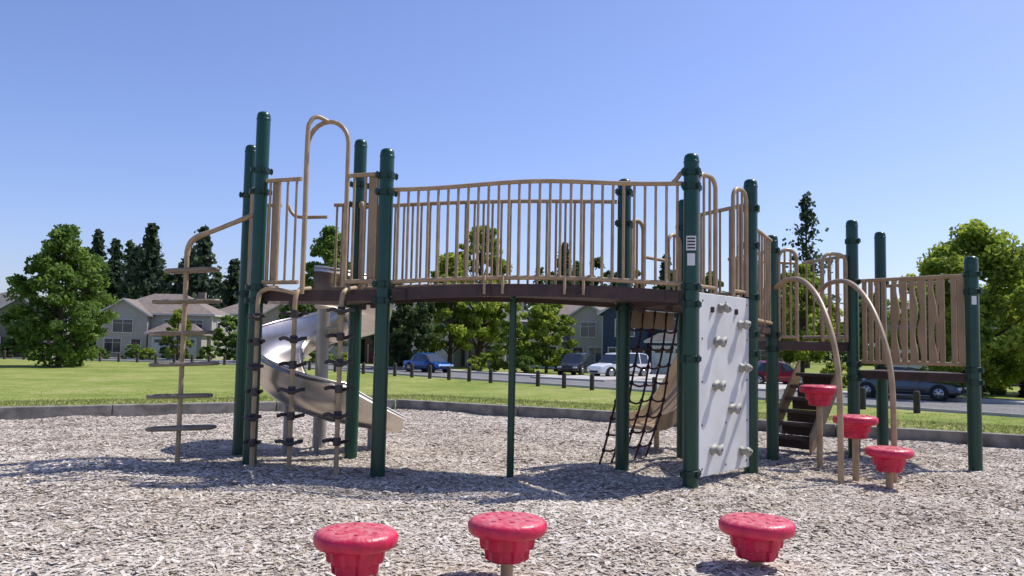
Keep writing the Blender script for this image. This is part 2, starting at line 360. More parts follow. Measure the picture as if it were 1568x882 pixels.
# arched bridge
arch=lambda t:.05*math.sin(math.pi*t)
mb=MB([BROWN,TAN]); n_=24
for i in range(n_):
    t0,t1=i/n_+.002,(i+1)/n_-.002; T0=.03+.94*t0; T1=.03+.94*t1
    p0,p1,q0,q1=at(D,E,T0),at(D,E,T1),at(C,G,T0),at(C,G,T1)
    z0,z1=1.6+arch(T0),1.6+arch(T1)
    vs=[(*p0,z0),(*p1,z1),(*q1,z1),(*q0,z0),(*p0,z0-.06),(*p1,z1-.06),(*q1,z1-.06),(*q0,z0-.06)]
    mb.add(vs,[(0,1,2,3),(7,6,5,4),(4,5,1,0),(6,7,3,2),(5,6,2,1),(7,4,0,3)],0)
for a,b in((D,E),(C,G)):
    pts=[]; off=V((0,-.012)) if a is D else V((0,.012))
    for i in range(17):
        t=.03+.94*i/16; p=at(a,b,t)+off; pts.append((p,1.535+arch(t)))
    vs=[];fs=[]
    for p,z in pts: vs+= [(p.x,p.y-.01,z-.035),(p.x,p.y+.01,z-.035),(p.x,p.y+.01,z+.07),(p.x,p.y-.01,z+.07)]
    for i in range(16):
        for j in range(4): fs.append((i*4+j,i*4+(j+1)%4,i*4+4+(j+1)%4,i*4+4+j))
    mb.add(vs,fs,0)
for t in(.06,.34,.66,.94):
    p=at(D,E,t); mb.box((p.x,p.y-.03,1.545+arch(t)),(.1,.02,.09),-.14,0)
    for dx in(-.03,.03): mb.rev([(.009,0),(.009,.012)],Matrix.Translation((p.x+dx,p.y-.04,1.545+arch(t)))@Matrix.Rotation(math.pi/2,4,'X'),8,0)
for t in(.34,.4,.6,.66):
    p=at(D,E,t); mb.tube([(p.x,p.y-.055,1.52+arch(t)),(p.x,p.y-.05,1.62+arch(t)),(p.x,p.y-.02,1.68+arch(t))],.013,1,8)
mb.build('arched_bridge_deck',PS)
mb=MB([TAN])
fence(mb,D,E,0,0,28,fz0=lambda t:1.66+arch(t),fz1=lambda t:2.475+.035*t+.035*math.sin(math.pi*t)-.012*math.sin(3*math.pi*t))
fence(mb,C,G,0,0,28,fz0=lambda t:1.66+arch(t),fz1=lambda t:2.475+.035*t+.03*math.sin(math.pi*t))
mb.tube(cr([(*at(D,E,.94),2.51),(*at(D,E,.955),2.55),(*at(D,E,.97),2.6),(*at(D,E,1),2.61)]),.019,0,10)
mb.build('bridge_railings',PS)
mb=MB([GREEN,GREEN2]); mb.tube([(.014,7.25,-.05),(.014,7.25,1.6)],.032,0,14); mb.tube([(.014,7.1,1.57),(.014,7.9,1.57)],.03,0,10); mb.build('bridge_support_pole',PS)
# left tower rails
mb=MB([TAN,TANP])
fence(mb,A,at(A,D,.38),1.67,2.62,4,inset=.06); fence(mb,at(A,D,.69),D,1.67,2.62,3,inset=.03)
nAD=V((-.347,-.938)); ang=math.atan2(D.y-A.y,D.x-A.x)
for t in(.12,.89): p=at(A,D,t)-nAD*.03; mb.box((p.x,p.y,2.14),(.08,.02,.94),ang,1)
fence(mb,A,B,1.67,2.62,5); fence(mb,B,at(B,C,.36),1.67,2.5,3); fence(mb,at(B,C,.72),C,1.67,2.5,3)
def archloop(a,b,zt,zb):
    w=(b-a).length; r=w/2; c=(a+b)/2; d=(b-a)/w; pts=[(*a,zb),(*a,zt-r)]
    for i in range(1,12):
        t=math.pi*i/12; pts.append((*(c-d*r*math.cos(t)),zt-r+r*math.sin(t)))
    return pts+[(*b,zt-r),(*b,zb)]
a1=at(A,D,.375); b1=at(A,D,.70); mb.tube(archloop(a1,b1,3.13,1.62),.021,0,12)
c1=at(A,D,.46)+nAD*.17; m1=(a1+b1)/2
mb.tube(cr([(*c1,1.55),(*c1,2.2),(*c1,2.95),(*(c1.lerp(m1,.12)),3.1),(*(c1.lerp(m1,.45)),3.155),(*m1,3.13)],6),.02,0,12)
mb.tube(cr([(*at(B,C,.36),2.5),(*at(B,C,.40),2.42),(*at(B,C,.47),2.38),(*at(B,C,.72),2.38)]),.018,0,10)
hoop(mb,C,D,.02,.2,1.62,2.5,1)
mb.build('tower_barriers',PS)
# footed pole climber
mb=MB([TAN,DKMET])
for k_,(x,y) in enumerate([(-2.30,7.40),(-1.93,7.27),(-1.48,7.10)]):
    q=V((x,y))-nAD*.22
    mb.tube(cr([(x,y,-.05),(x,y,.6),(x,y,1.3),(x,y,1.5),(*(V((x,y))-nAD*.05),1.585),(*q,1.62)],6),.021,0,12)
    for j in range(6):
        z=.22+.225*j+.03*k_; w=.115 if k_ else .07; s=1 if (j+k_)%2 else -1
        pts=[(x-w+2*w*i/8,y-.02-.07*math.sin(math.pi*i/8)*s,z+.012*math.sin(i)) for i in range(9)]
        mb.tube(pts,.017,1,8); mb.rev([(.034,-.035),(.037,0),(.034,.035)],Matrix.Translation((x,y,z)),12,1)
mb.tube(cr([(*A,1.55),(-2.2,7.33,1.6),(-2.05,7.3,1.585),(-1.93,7.27,1.56)]),.019,0,10)
mb.build('pole_climber',PS)
# loop-step ladder
LC=empty('loop_ladder_climber'); mb=MB([TAN]); x0,y0=-3.02,7.54
mb.tube(cr([(x0,y0,-.05),(x0,y0,.9),(x0,y0,1.75),(x0+.0,y0,1.97),(x0+.07,y0,2.08),(x0+.25,y0,2.15),(A.x,A.y,2.33)],7),.022,0,12)
mb.tube(cr([(x0,y0,1.9),(x0+.02,y0+.04,2.03),(x0+.12,y0+.12,2.13),(B.x,B.y-.05,2.36)],7),.02,0,12)
mb.build('ladder_pole',LC)
mb=MB([mat('step_coating',(.25,.195,.13),.5,var=.2)])
for j,z in enumerate((.325,.615,.905,1.19,1.48,1.77)):
    w=.29-.05*(j>4); d_=.095; cxx=x0+(.0 if j%2 else .03)+(.06 if j>4 else 0); an_=.12*(-1)**j; pts=[]
    for i in range(28):
        t=2*math.pi*i/28; c_,s_=math.cos(t),math.sin(t)
        px=w*abs(c_)**.6*(1 if c_>0 else -1); py=d_*abs(s_)**.6*(1 if s_>0 else -1)
        pts.append((cxx+px*math.cos(an_)-py*math.sin(an_),y0-.02+px*math.sin(an_)+py*math.cos(an_),z+.012*(px/w)))
    mb.tube(pts,.018,0,8,closed=True)
    mb.tube([(cxx,y0-.02-d_,z),(cxx,y0-.02+d_,z)],.016,0,8)
mb.build('loop_steps',LC)
# spiral slide
SS=empty('spiral_slide'); cx_,cy_=-2.06,8.95
mb=MB([STEEL,GREYP,TANP]); cross=[(-.27,.2),(-.255,.215),(-.24,.2),(-.235,.08),(-.19,.02),(-.1,.003),(.05,0),(.16,.015),(.225,.08),(.255,.22),(.275,.37),(.287,.385),(.3,.37)]
path=[]
zk=[(280,1.5),(330,1.42),(360,1.34),(450,1.15),(540,.86),(600,.55),(630,.42),(655,.34)]
def zi(th): return float(np.interp(th,[a for a,_ in zk],[b for _,b in zk]))
for th in range(275,661,5):
    t=math.radians(th); path.append((V((cx_+.48*math.cos(t),cy_+.48*math.sin(t),zi(th))),V((math.cos(t),math.sin(t),0)),1.0))
lp,lr,_=path[-1]; tg=V((-lr.y,lr.x,0))
for i in range(1,9): path.append((lp+tg*.082*i+V((0,0,-.13*(i/8)**.8)),lr,1-.075*i))
vs=[];fs=[]
ring=cross+[(a+(.014 if a>0 else -.014),b-.028) for a,b in cross[::-1]]
nr=len(ring)
for c_,r_,q_ in path:
    for a,b in ring: vs.append(c_+r_*a+V((0,0,b*q_ if b>0 else b)))
for i in range(len(path)-1):
    for j in range(nr): fs.append((i*nr+j,(i+1)*nr+j,(i+1)*nr+(j+1)%nr,i*nr+(j+1)%nr))
fs.append(tuple(range(nr))); fs.append(tuple(range((len(path)-1)*nr,len(path)*nr))[::-1])
mb.add(vs,fs,0,True)
for idx in(1,11): mb.tube([c_+r_*cross[idx][0]+V((0,0,cross[idx][1]*q_)) for c_,r_,q_ in path],.016,0,8)
so=mb.build('slide_chute',SS)
es=so.modifiers.new('es','EDGE_SPLIT'); es.split_angle=.9
mb=MB([GREYP,BROWN]); mb.tube([(cx_,cy_,-.1),(cx_,cy_,1.75)],.07,0,20)
for th in (330,450,540,600):
    t=math.radians(th); z=zi(th)-.06; mb.tube([(cx_,cy_,z-.1),(cx_+.45*math.cos(t),cy_+.45*math.sin(t),z)],.022,0,8)
for th in (600,640):
    t=math.radians(th); mb.tube([(cx_+.5*math.cos(t),cy_+.5*math.sin(t),-.05),(cx_+.5*math.cos(t),cy_+.5*math.sin(t),zi(th)-.04)],.025,0,10)
mb.tube([(lp.x+.35,lp.y+.2,0),(lp.x+.35,lp.y+.2,.22)],.03,0,10)
mb.build('slide_pole',SS)
# right tower rails
mb=MB([TAN,TANP])
hoop(mb,E,F,.1,.38,1.62,2.62,2); hoop(mb,E,F,.68,.92,1.62,2.6,2)
fence(mb,F,H,1.67,2.5,6); hoop(mb,G,H,.1,.3,1.62,2.36,1); hoop(mb,G,H,.72,.93,1.62,2.3,1)
mb.tube([(*at(G,H,.3),2.02),(*at(G,H,.72),2.02)],.017,0,8)
p=at(G,H,.5)+V((-.02,.02)); mb.box((p.x,p.y,1.41),(.78,.03,.17),math.atan2(.84,.74),1)
hoop(mb,I,J,.08,.3,1.24,2.22,2); hoop(mb,I,J,.62,.92,1.24,2.2,2)
fence(mb,F,I,1.42,2.3,7)
Q1=V((3.5,9.9)); Q2=V((2.54,9.66)); fence(mb,Q1,Q2,1.3,2.2,8); fence(mb,I,Q2,1.3,2.2,8); fence(mb,J,Q1,1.3,2.2,6)
planks(mb,Q1,Q2,.3,.7,4,1.33,2.17,True)
fence(mb,J,L_,1.03,1.91,0); planks(mb,J,L_,.08,.31,4,1.045,1.895,False,.024); planks(mb,J,L_,.34,.80,6,1.045,1.895,True,.03,1,.016); planks(mb,J,L_,.83,.95,2,1.045,1.895,False,.024)
fence(mb,K,LK,1.03,1.91,5); fence(mb,LK,L_,1.03,1.91,6)
mb.build('deck_barriers',PS)
HR=MB([TAN])
HR.tube(cr([(2.8,8.65,1.8),(2.8,8.3,1.85),(2.8,7.85,1.81),(2.8,7.45,1.62),(2.8,7.15,1.3),(2.8,7.0,.95),(2.8,6.97,.5),(2.8,6.97,-.05)],7),.025,0,12)
HR.tube(cr([(3.36,8.9,1.8),(3.36,8.55,1.86),(3.36,8.1,1.82),(3.36,7.7,1.62),(3.36,7.4,1.3),(3.36,7.24,.95),(3.36,7.2,.5),(3.36,7.2,-.05)],7),.025,0,12)
HR.build('pod_climber_handrails',PS)
# stairs
ST=MB([BROWN,TANP]); tp,bt=V((3.62,9.6,.93)),V((3.12,9.2,.1)); u=V((bt.x-tp.x,bt.y-tp.y,0)).normalized(); w=V((-u.y,u.x,0)); an_=math.atan2(u.y,u.x)
for i in range(6):
    c_=tp.lerp(bt,(i+.5)/6); ST.box(c_,(.16,.46,.035),an_); ST.box(c_+V((0,0,-.07))+u*-.07,(.015,.46,.11),an_)
for s_ in(-1,1):
    c_=[tp+w*.25*s_+V((0,0,.1)),bt+w*.25*s_+V((0,0,.12)),bt+w*.25*s_+V((0,0,-.12)),tp+w*.25*s_+V((0,0,-.14))]
    c2=[p+w*.03*s_ for p in c_]; ST.add(c_+c2,[(0,1,2,3),(7,6,5,4),(0,4,5,1),(1,5,6,2),(2,6,7,3),(3,7,4,0)],1)
ST.build('access_stairs',PS)
# straight slide behind
BS=MB([TANP]); pts=cr([(2.3,9.6,1.24),(2.12,9.45,1.0),(1.86,9.2,.6),(1.62,8.98,.34),(1.42,8.82,.29)],6); vs=[];fs=[]
cs=[(-.22,.14),(-.2,.14),(-.17,.01),(.17,.01),(.2,.14),(.22,.14),(.21,-.03),(-.21,-.03)]
wv=V((-.62,.785,0))
for p_ in pts:
    for a,b in cs: vs.append(p_+wv*a+V((0,0,b)))
for i in range(len(pts)-1):
    for j in range(8): fs.append((i*8+j,i*8+(j+1)%8,i*8+8+(j+1)%8,i*8+8+j))
fs.append(tuple(range(8))[::-1]); fs.append(tuple(range(len(vs)-8,len(vs)))); BS.add(vs,fs)
BS.tube([(1.6,8.96,0),(1.6,8.96,.33)],.03,0,10); BS.tube([(2.1,9.43,0),(2.1,9.43,.95)],.03,0,10)
BS.build('straight_slide')
# climbing wall
CW=empty('rock_climbing_wall'); u2=(F-E).normalized(); an_=math.atan2(u2.y,u2.x); nw=V((u2.y,-u2.x)); Lw=(F-E).length
mb=MB([WALLG]); c_=at(E,F,.52); mb.box((c_.x,c_.y,.84),(Lw*.84,.03,1.53),an_); mb.build('climbing_panel',CW,bevel=.006)
mb=MB([HOLD,DKMET]); e0=at(E,F,.1); e1=at(E,F,.94)
X_=V((u2.x,u2.y,0)); Z_=V((nw.x,nw.y,0)); MR=Matrix(((X_.x,0,Z_.x,0),(X_.y,0,Z_.y,0),(0,1,0,0),(0,0,0,1)))
for t,z in((.4,1.487),(.8,1.36),(.32,1.2),(.83,.97),(.3,.826),(.61,.62),(.25,.29),(.83,.23)):
    p=at(e0,e1,t)+nw*.014; rot=R.uniform(-.6,.6)
    M=Matrix.Translation((p.x,p.y,z))@MR@Matrix.Rotation(rot,4,'Z')@Matrix.Diagonal((1.15,.8,1,1))
    mb.rev([(.05,0),(.052,.012),(.036,.022),(.03,.04),(.042,.055),(.05,.068),(.045,.082),(.02,.09)],M,18,0,fl=lambda k,t_:1+.14*math.sin(3*t_+1)+.06*math.sin(5*t_))
    mb.rev([(.012,.088),(.012,.093)],M,10,1)
for a_ in(.06,.5,.94):
    for z in(.14,.5,.86,1.22,1.54):
        q=at(e0,e1,a_+R.uniform(-.01,.01))+nw*.0155
        mb.rev([(.009,-.001),(.009,.003)],Matrix.Translation((q.x,q.y,z))@MR,8,1)
mb.build('hand_holds',CW)
# net
NM=MB([ROPE]); g0=at(G,H,.12); g1=at(G,H,.9); out=V((-.75,.66))
top=lambda s:V((*g0.lerp(g1,s),1.5)); bot=lambda s:V((*(g0.lerp(g1,s*.95)+out*.28+V((-.06,0))),0.0))
def net(s,t):
    p=top(s).lerp(bot(s),t); p.z-=.05*math.sin(math.pi*t); p+=V((out.x,out.y,0))*-.04*math.sin(math.pi*t)
    p+=V((.012*math.sin(9*s+7*t),.01*math.sin(5*s+11*t),.012*math.sin(13*s*t+4*s)))*math.sin(math.pi*min(1,t*1.02)); return p
for i in range(5): NM.tube([net(i/4,t/18) for t in range(19)],.011,0,7)
for j in range(1,9): NM.tube([net(s/16,j/9)+V((0,0,-.022*abs(math.sin(math.pi*s/4))))for s in range(17)],.010,0,7)
for i in range(5):
    for j in range(1,9): 
        p=net(i/4,j/9); NM.rev([(.012,-.022),(.022,0),(.012,.022)],Matrix.Translation(p),8)
NM.build('rope_net_climber')
# labels
def label(px,py,z,h,w,r,az,m,name,rows=0):
    mb=MB([m,LABK]); n_=8; vs=[]
    for i in range(n_+1):
        t=az+(i/n_-.5)*w/r
        for zz_ in(z-h/2,z+h/2): vs.append((px+r*math.cos(t),py+r*math.sin(t),zz_))
    mb.add(vs,[(2*i,2*i+2,2*i+3,2*i+1) for i in range(n_)],0,True)
    for k_ in range(rows):
        zz_=z+h/2-h*(k_+.8)/(rows+.6); vs=[]; hh=h/(rows+.6)*.28
        for i in range(n_+1):
            t=az+(i/n_-.5)*w*.78/r
            for q in(zz_-hh,zz_+hh): vs.append((px+(r+.001)*math.cos(t),py+(r+.001)*math.sin(t),q))
        mb.add(vs,[(2*i,2*i+2,2*i+3,2*i+1) for i in range(n_)],1,True)
    mb.build(name,PS)
az=math.atan2(-6.73,-1.48)
label(E.x,E.y,2.0,.12,.085,.0655,az,LABW,'age_label',rows=4); label(E.x,E.y,1.865,.1,.065,.0655,az,LABW,'warning_label')
label(L_.x,L_.y,1.66,.085,.045,.0655,math.atan2(-8.02,-4.53)+.3,LABW,'age_label_small')
# pods
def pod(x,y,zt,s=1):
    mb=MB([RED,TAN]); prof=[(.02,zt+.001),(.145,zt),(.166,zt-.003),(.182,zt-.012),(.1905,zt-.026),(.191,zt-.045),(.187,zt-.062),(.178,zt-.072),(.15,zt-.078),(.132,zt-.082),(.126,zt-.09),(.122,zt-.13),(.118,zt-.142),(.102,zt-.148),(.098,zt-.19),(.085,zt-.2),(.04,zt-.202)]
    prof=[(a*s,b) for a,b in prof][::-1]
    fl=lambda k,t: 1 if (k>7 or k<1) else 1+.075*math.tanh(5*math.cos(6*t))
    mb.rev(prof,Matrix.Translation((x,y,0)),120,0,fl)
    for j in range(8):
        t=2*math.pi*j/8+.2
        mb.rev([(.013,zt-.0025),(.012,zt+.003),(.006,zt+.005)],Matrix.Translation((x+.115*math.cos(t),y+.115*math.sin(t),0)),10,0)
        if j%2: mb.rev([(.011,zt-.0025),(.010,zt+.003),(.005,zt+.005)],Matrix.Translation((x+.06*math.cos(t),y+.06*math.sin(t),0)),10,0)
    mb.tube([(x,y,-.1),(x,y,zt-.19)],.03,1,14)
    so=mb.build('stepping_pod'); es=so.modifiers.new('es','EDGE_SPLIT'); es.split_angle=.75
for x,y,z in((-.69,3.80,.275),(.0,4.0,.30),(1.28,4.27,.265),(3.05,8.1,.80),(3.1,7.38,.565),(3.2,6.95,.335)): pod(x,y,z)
# ------------------------------------------------------------ foliage
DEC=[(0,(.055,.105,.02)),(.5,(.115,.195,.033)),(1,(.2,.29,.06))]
LIME=[(0,(.1,.15,.02)),(.5,(.21,.29,.035)),(1,(.34,.41,.06))]
DARK=[(0,(.03,.055,.02)),(.5,(.058,.095,.032)),(1,(.1,.145,.045))]
CON=[(0,(.022,.04,.026)),(.5,(.045,.074,.042)),(1,(.08,.115,.062))]  # needle greens lightened and blued, distance haze put into the colour
PUR=[(0,(.04,.02,.02)),(1,(.09,.04,.04))]
PINK=[(0,(.05,.1,.02)),(.45,(.09,.14,.03)),(.55,(.6,.2,.3)),(1,(.75,.45,.5))]
FM={n:mat_attr('foliage_'+n,s,.6,.4) for n,s in dict(dec=DEC,lime=LIME,dark=DARK,con=CON,pur=PUR,pink=PINK).items()}
def rand_dirs(n):
    d=NR.normal(size=(n,3)); return d/np.linalg.norm(d,axis=1)[:,None]
def leafquads(C,size,flat=0):
    n=len(C); a=rand_dirs(n); b=rand_dirs(n); b=b-a*(a*b).sum(1)[:,None]; b/=np.linalg.norm(b,axis=1)[:,None]
    s=size*NR.uniform(.6,1.3,n)[:,None]
    return quads(C,a*s,b*s*.6)
def crown(cx,cy,z0,h,w,ncl,nl,shape='round'):
    th=NR.uniform(0,2*np.pi,ncl); t=NR.beta(1.3,1.3,ncl)
    if shape=='round': env=np.sqrt(np.clip(1-(2*t-1)**2,0,1))
    elif shape=='oval': env=np.where(t<.35,np.sqrt(np.clip(1-((.35-t)/.4)**2,0,1)),np.clip(1-((t-.35)/.68)**1.7,0,1))
    else: env=np.sqrt(np.clip(1-t**2,0,1))
    lob=1+.18*np.sin(3*th+cx)+.14*np.sin(5*th+7*t+cy)
    rr=w*env*lob*np.sqrt(NR.uniform(.1,1,ncl)); 
    cc=np.stack([cx+rr*np.cos(th),cy+rr*np.sin(th),z0+h*t],1)
    cr_=w*NR.uniform(.1,.22,ncl)
    cs=NR.uniform(.1,.9,ncl)
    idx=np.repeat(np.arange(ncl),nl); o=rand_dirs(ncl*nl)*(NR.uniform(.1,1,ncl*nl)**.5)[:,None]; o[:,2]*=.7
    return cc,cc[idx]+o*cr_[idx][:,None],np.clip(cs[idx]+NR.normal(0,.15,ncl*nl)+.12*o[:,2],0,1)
def tree(name,x,y,H_,w,kind='dec',leaf=.13,ncl=130,nl=90,clear=.14,shape='oval',zg=ZF):
    e=empty(name,(0,0,0)); z0=zg+H_*clear
    cc,Lc,sh=crown(x,y,z0,H_*(1-clear),w,ncl,nl,shape)
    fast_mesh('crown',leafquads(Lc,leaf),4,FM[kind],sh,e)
    mb=MB([BARK]); r0=.022*H_
    tr=[V((x,y,zg-.2)),V((x+.05,y,zg+H_*.2)),V((x-.06,y+.05,zg+H_*.5)),V((x,y,zg+H_*.85))]
    tr=cr(tr,4); mb.tube(tr,[r0*(1.15-1.05*i/(len(tr)-1)) for i in range(len(tr))],0,9)
    for i in NR.choice(ncl,min(22,ncl),replace=False):
        c_=V(cc[i]); zb=max(zg+H_*.12,c_.z-H_*.22); s_=V((x,y,min(zb,zg+H_*.75))); m_=s_.lerp(c_,.5)+V((0,0,-.05*w))
        mb.tube(cr([s_,m_,c_],3),[r0*.4*(1-.85*k_/6) for k_ in range(7)],0,5)
    mb.build('trunk_and_limbs',e); return e
def conifer_pts(x,y,H_,w,zg,nt_=34,nb=9,npb=10,gap=0):
    P_=[];S_=[]
    for i in range(nt_):
        t=(i+.5)/nt_; z=zg+H_*(.08+.92*t); rad=w*(1-t)**.8*NR.uniform(.6,1.2)+.12
        for j in range(nb):
            if NR.uniform()<gap: continue
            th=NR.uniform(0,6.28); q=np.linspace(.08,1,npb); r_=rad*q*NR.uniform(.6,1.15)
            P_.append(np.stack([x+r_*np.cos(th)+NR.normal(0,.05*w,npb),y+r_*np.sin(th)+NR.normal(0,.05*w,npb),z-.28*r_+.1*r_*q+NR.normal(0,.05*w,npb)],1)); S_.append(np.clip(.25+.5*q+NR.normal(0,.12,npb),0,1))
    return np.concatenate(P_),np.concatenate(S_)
def conifer(name,x,y,H_,w,leaf=.25,gap=0,nt_=34,nb=9):
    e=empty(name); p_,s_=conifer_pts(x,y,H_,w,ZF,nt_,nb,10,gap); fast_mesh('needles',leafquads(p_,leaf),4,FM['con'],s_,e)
    mb=MB([BARK]); mb.tube([(x,y,ZF-.2),(x,y,ZF+H_*.5),(x,y,ZF+H_*.99)],[.018*H_,.01*H_,.02],0,8); mb.build('trunk',e)
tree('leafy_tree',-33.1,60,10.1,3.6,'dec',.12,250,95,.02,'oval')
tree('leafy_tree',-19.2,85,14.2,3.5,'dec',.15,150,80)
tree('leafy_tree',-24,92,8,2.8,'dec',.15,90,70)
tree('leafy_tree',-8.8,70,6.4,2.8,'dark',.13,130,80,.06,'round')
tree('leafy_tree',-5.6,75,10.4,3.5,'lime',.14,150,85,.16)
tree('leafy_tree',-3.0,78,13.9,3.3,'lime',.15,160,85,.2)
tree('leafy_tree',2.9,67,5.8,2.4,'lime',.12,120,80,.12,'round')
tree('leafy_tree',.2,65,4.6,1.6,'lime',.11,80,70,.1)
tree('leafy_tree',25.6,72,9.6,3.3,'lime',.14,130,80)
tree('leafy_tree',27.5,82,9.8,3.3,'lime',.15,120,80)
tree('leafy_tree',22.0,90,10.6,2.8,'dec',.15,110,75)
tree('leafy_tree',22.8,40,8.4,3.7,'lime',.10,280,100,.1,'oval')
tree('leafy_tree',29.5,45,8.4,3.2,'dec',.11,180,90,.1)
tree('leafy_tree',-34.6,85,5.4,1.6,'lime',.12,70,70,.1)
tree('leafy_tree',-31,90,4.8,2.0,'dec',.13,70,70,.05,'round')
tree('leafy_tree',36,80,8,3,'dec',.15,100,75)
tree('leafy_tree',46,72,8,3,'dark',.15,100,75)
conifer('conifer_tree',39.8,110,23.4,6.2,.27,.5,36,8)
conifer('conifer_tree',-49.5,130,20,5.6,.36,.2)
conifer('conifer_tree',-57,128,20,5.6,.36,.15); conifer('conifer_tree',-69,135,20,4.2,.34,.15); conifer('conifer_tree',-66,135,18.5,4.2,.34,.15)
conifer('conifer_tree',-61,132,17,5.2,.36,.15); conifer('conifer_tree',-53,134,17,5.2,.36,.15); conifer('conifer_tree',-45,132,15,5.2,.36,.15)
conifer('conifer_tree',37,125,11,3.5,.3)
conifer('conifer_tree',8,125,18,4.2,.34,.2)
# distant tree line, one mass
PP=[];SS_=[];
for k_ in range(190):
    x=R.uniform(-170,190); y=R.uniform(135,165); u_=x/y
    if u_<-.54: hh=R.uniform(4,9)
    elif u_<-.34: hh=R.uniform(13,18)
    elif u_<.02: hh=R.uniform(8,12)
    elif u_<.2: hh=R.uniform(13,17)
    elif u_<.33: hh=R.uniform(10,14)
    else: hh=R.uniform(9,13)
    if R.random()<.5:
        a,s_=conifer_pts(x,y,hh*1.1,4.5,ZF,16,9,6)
    else:
        _,a,s_=crown(x,y,ZF,hh,4.8,44,26,'oval')
    PP.append(a);SS_.append(s_)
fast_mesh('distant_tree_line',leafquads(np.concatenate(PP),.42),4,FM['dark'],np.concatenate(SS_))
def bush(name,x,y,h,w,kind='dec',leaf=.08,ncl=40,nl=70):
    _,Lc,sh=crown(x,y,ZF,h,w,ncl,nl,'dome'); fast_mesh(name,leafquads(Lc,leaf),4,FM[kind],sh)
for x,y,h,w,k_ in[(-45,84.5,1.7,1.4,'pink'),(-43,85,1.3,1.2,'dec'),(-47.2,85,1.7,1.2,'pink'),(-40,87,1.5,1.2,'dec'),(-38,86,1.2,1.0,'lime'),(-35,87,1.3,1.2,'dec'),(-30,88,1.2,1.1,'dark'),(-27.5,86,1.4,1.3,'dec'),(-24,84,1.3,1.2,'pink'),
  (-19,82,1.8,1.5,'dec'),(-16.5,80,1.4,1.3,'lime'),(-2,66,1.4,1.5,'lime'),(1,64,1.3,1.3,'dec'),(5,72,1.5,1.3,'dark'),(-10,74,1.5,1.5,'dec'),(14.5,60,1.5,1.2,'pur'),(18,55,1.3,1.3,'dec'),(25,44,1.6,1.4,'dec'),(27,42,1.3,1.3,'pur'),(20,50,1.5,1.3,'lime'),(29,38,1.3,1.2,'lime'),(10,66,1.2,1,'dec'),(-52,84,1.6,1.5,'dark'),(-55,82,1.6,1.5,'pink'),(-37,89,2.4,1.4,'dark'),(-32.5,88,1.6,1.4,'dec')]:
    bush('flowering_bush' if k_=='pink' else 'garden_bush',x,y,h,w,k_)
# ------------------------------------------------------------ houses
ROOFB=mat_roof('shingle_brown',(.21,.17,.145)); ROOFG=mat_roof('shingle_grey',(.12,.115,.11)); ROOFT=mat_roof('shingle_tan',(.26,.19,.135))
def wall_open(mb,x,z,w,h,y,kind):
    f=.09
    if kind=='win':
        mb.box((x,y-.03,z),(w,.05,h),0,3)
        mb.box((x,y-.05,z+h/2+f/2),(w+2*f,.1,f),0,2); mb.box((x,y-.06,z-h/2-f/2),(w+2*f,.13,f),0,2)
        for s_ in(-1,1): mb.box((x+s_*(w/2+f/2),y-.05,z),(f,.1,h),0,2)
        mb.box((x,y-.06,z),(.05,.05,h),0,2); mb.box((x,y-.0575,z+h*.22),(w,.05,.04),0,2)
    elif kind=='garage':
        mb.box((x,y-.02,z),(w,.05,h),0,2)
        for k_ in range(4): 
            for c_ in range(4): mb.box((x-w/2+w*(c_+.5)/4,y-.05,z-h/2+h*(k_+.5)/4),(w/4*.8,.03,h/4*.62),0,2 if k_<3 else 3)
        mb.box((x,y-.06,z+h/2+.08),(w+.36,.12,.16),0,2)
        for s_ in(-1,1): mb.box((x+s_*(w/2+.09),y-.06,z),(.18,.12,h),0,2)
    else:
        mb.box((x,y-.03,z),(w,.06,h),0,4); mb.box((x,y-.07,z+h*.2),(w*.5,.03,h*.35),0,3)
        for s_ in(-1,1): mb.box((x+s_*(w/2+.06),y-.05,z),(.12,.1,h),0,2)
def gable(mb,cx_,y0,y1,w,ze,rh,ov=.4,m=1,wallm=0):
    x0,x1=cx_-w/2,cx_+w/2
    mb.add([(x0,y0,ze),(x1,y0,ze),(cx_,y0,ze+rh)],[(0,1,2)],wallm)
    mb.add([(x0,y1,ze),(x1,y1,ze),(cx_,y1,ze+rh)],[(2,1,0)],wallm)
    k_=rh/(w/2); t=.14
    for s_ in(-1,1):
        a=(cx_,ze+rh); b=(cx_+s_*(w/2+ov),ze-ov*k_)
        vs=[(a[0],y0-ov,a[1]),(b[0],y0-ov,b[1]),(b[0],y1+ov*.2,b[1]),(a[0],y1+ov*.2,a[1])]; vs+=[(p[0],p[1],p[2]+t) for p in vs]
        mb.add(vs,[(0,1,2,3),(4,5,6,7),(0,1,5,4),(1,2,6,5),(2,3,7,6)],m)
        mb.add([(a[0],y0-ov-.02,a[1]-.06),(b[0],y0-ov-.02,b[1]-.06),(b[0],y0-ov-.02,b[1]+t),(a[0],y0-ov-.02,a[1]+t)],[(0,1,2,3)],2)
def hip(mb,x0,x1,y0,y1,ze,rh,ov=.45,m=1):
    X0,X1,Y0,Y1=x0-ov,x1+ov,y0-ov,y1+ov; hw=(Y1-Y0)/2
    if X1-X0>Y1-Y0: r0,r1=(X0+hw,(Y0+Y1)/2),(X1-hw,(Y0+Y1)/2)
    else: hw=(X1-X0)/2; r0,r1=((X0+X1)/2,Y0+hw),((X0+X1)/2,Y1-hw)
    vs=[(X0,Y0,ze),(X1,Y0,ze),(X1,Y1,ze),(X0,Y1,ze),(*r0,ze+rh),(*r1,ze+rh)]
    if X1-X0>Y1-Y0: fs=[(0,1,5,4),(1,2,5),(2,3,4,5),(3,0,4)]
    else: fs=[(0,1,4),(1,2,5,4),(2,3,5),(3,0,4,5)]
    mb.add(vs,fs,m); mb.box(((X0+X1)/2,(Y0+Y1)/2,ze-.09),(X1-X0-.02,Y1-Y0-.02,.16),0,2)
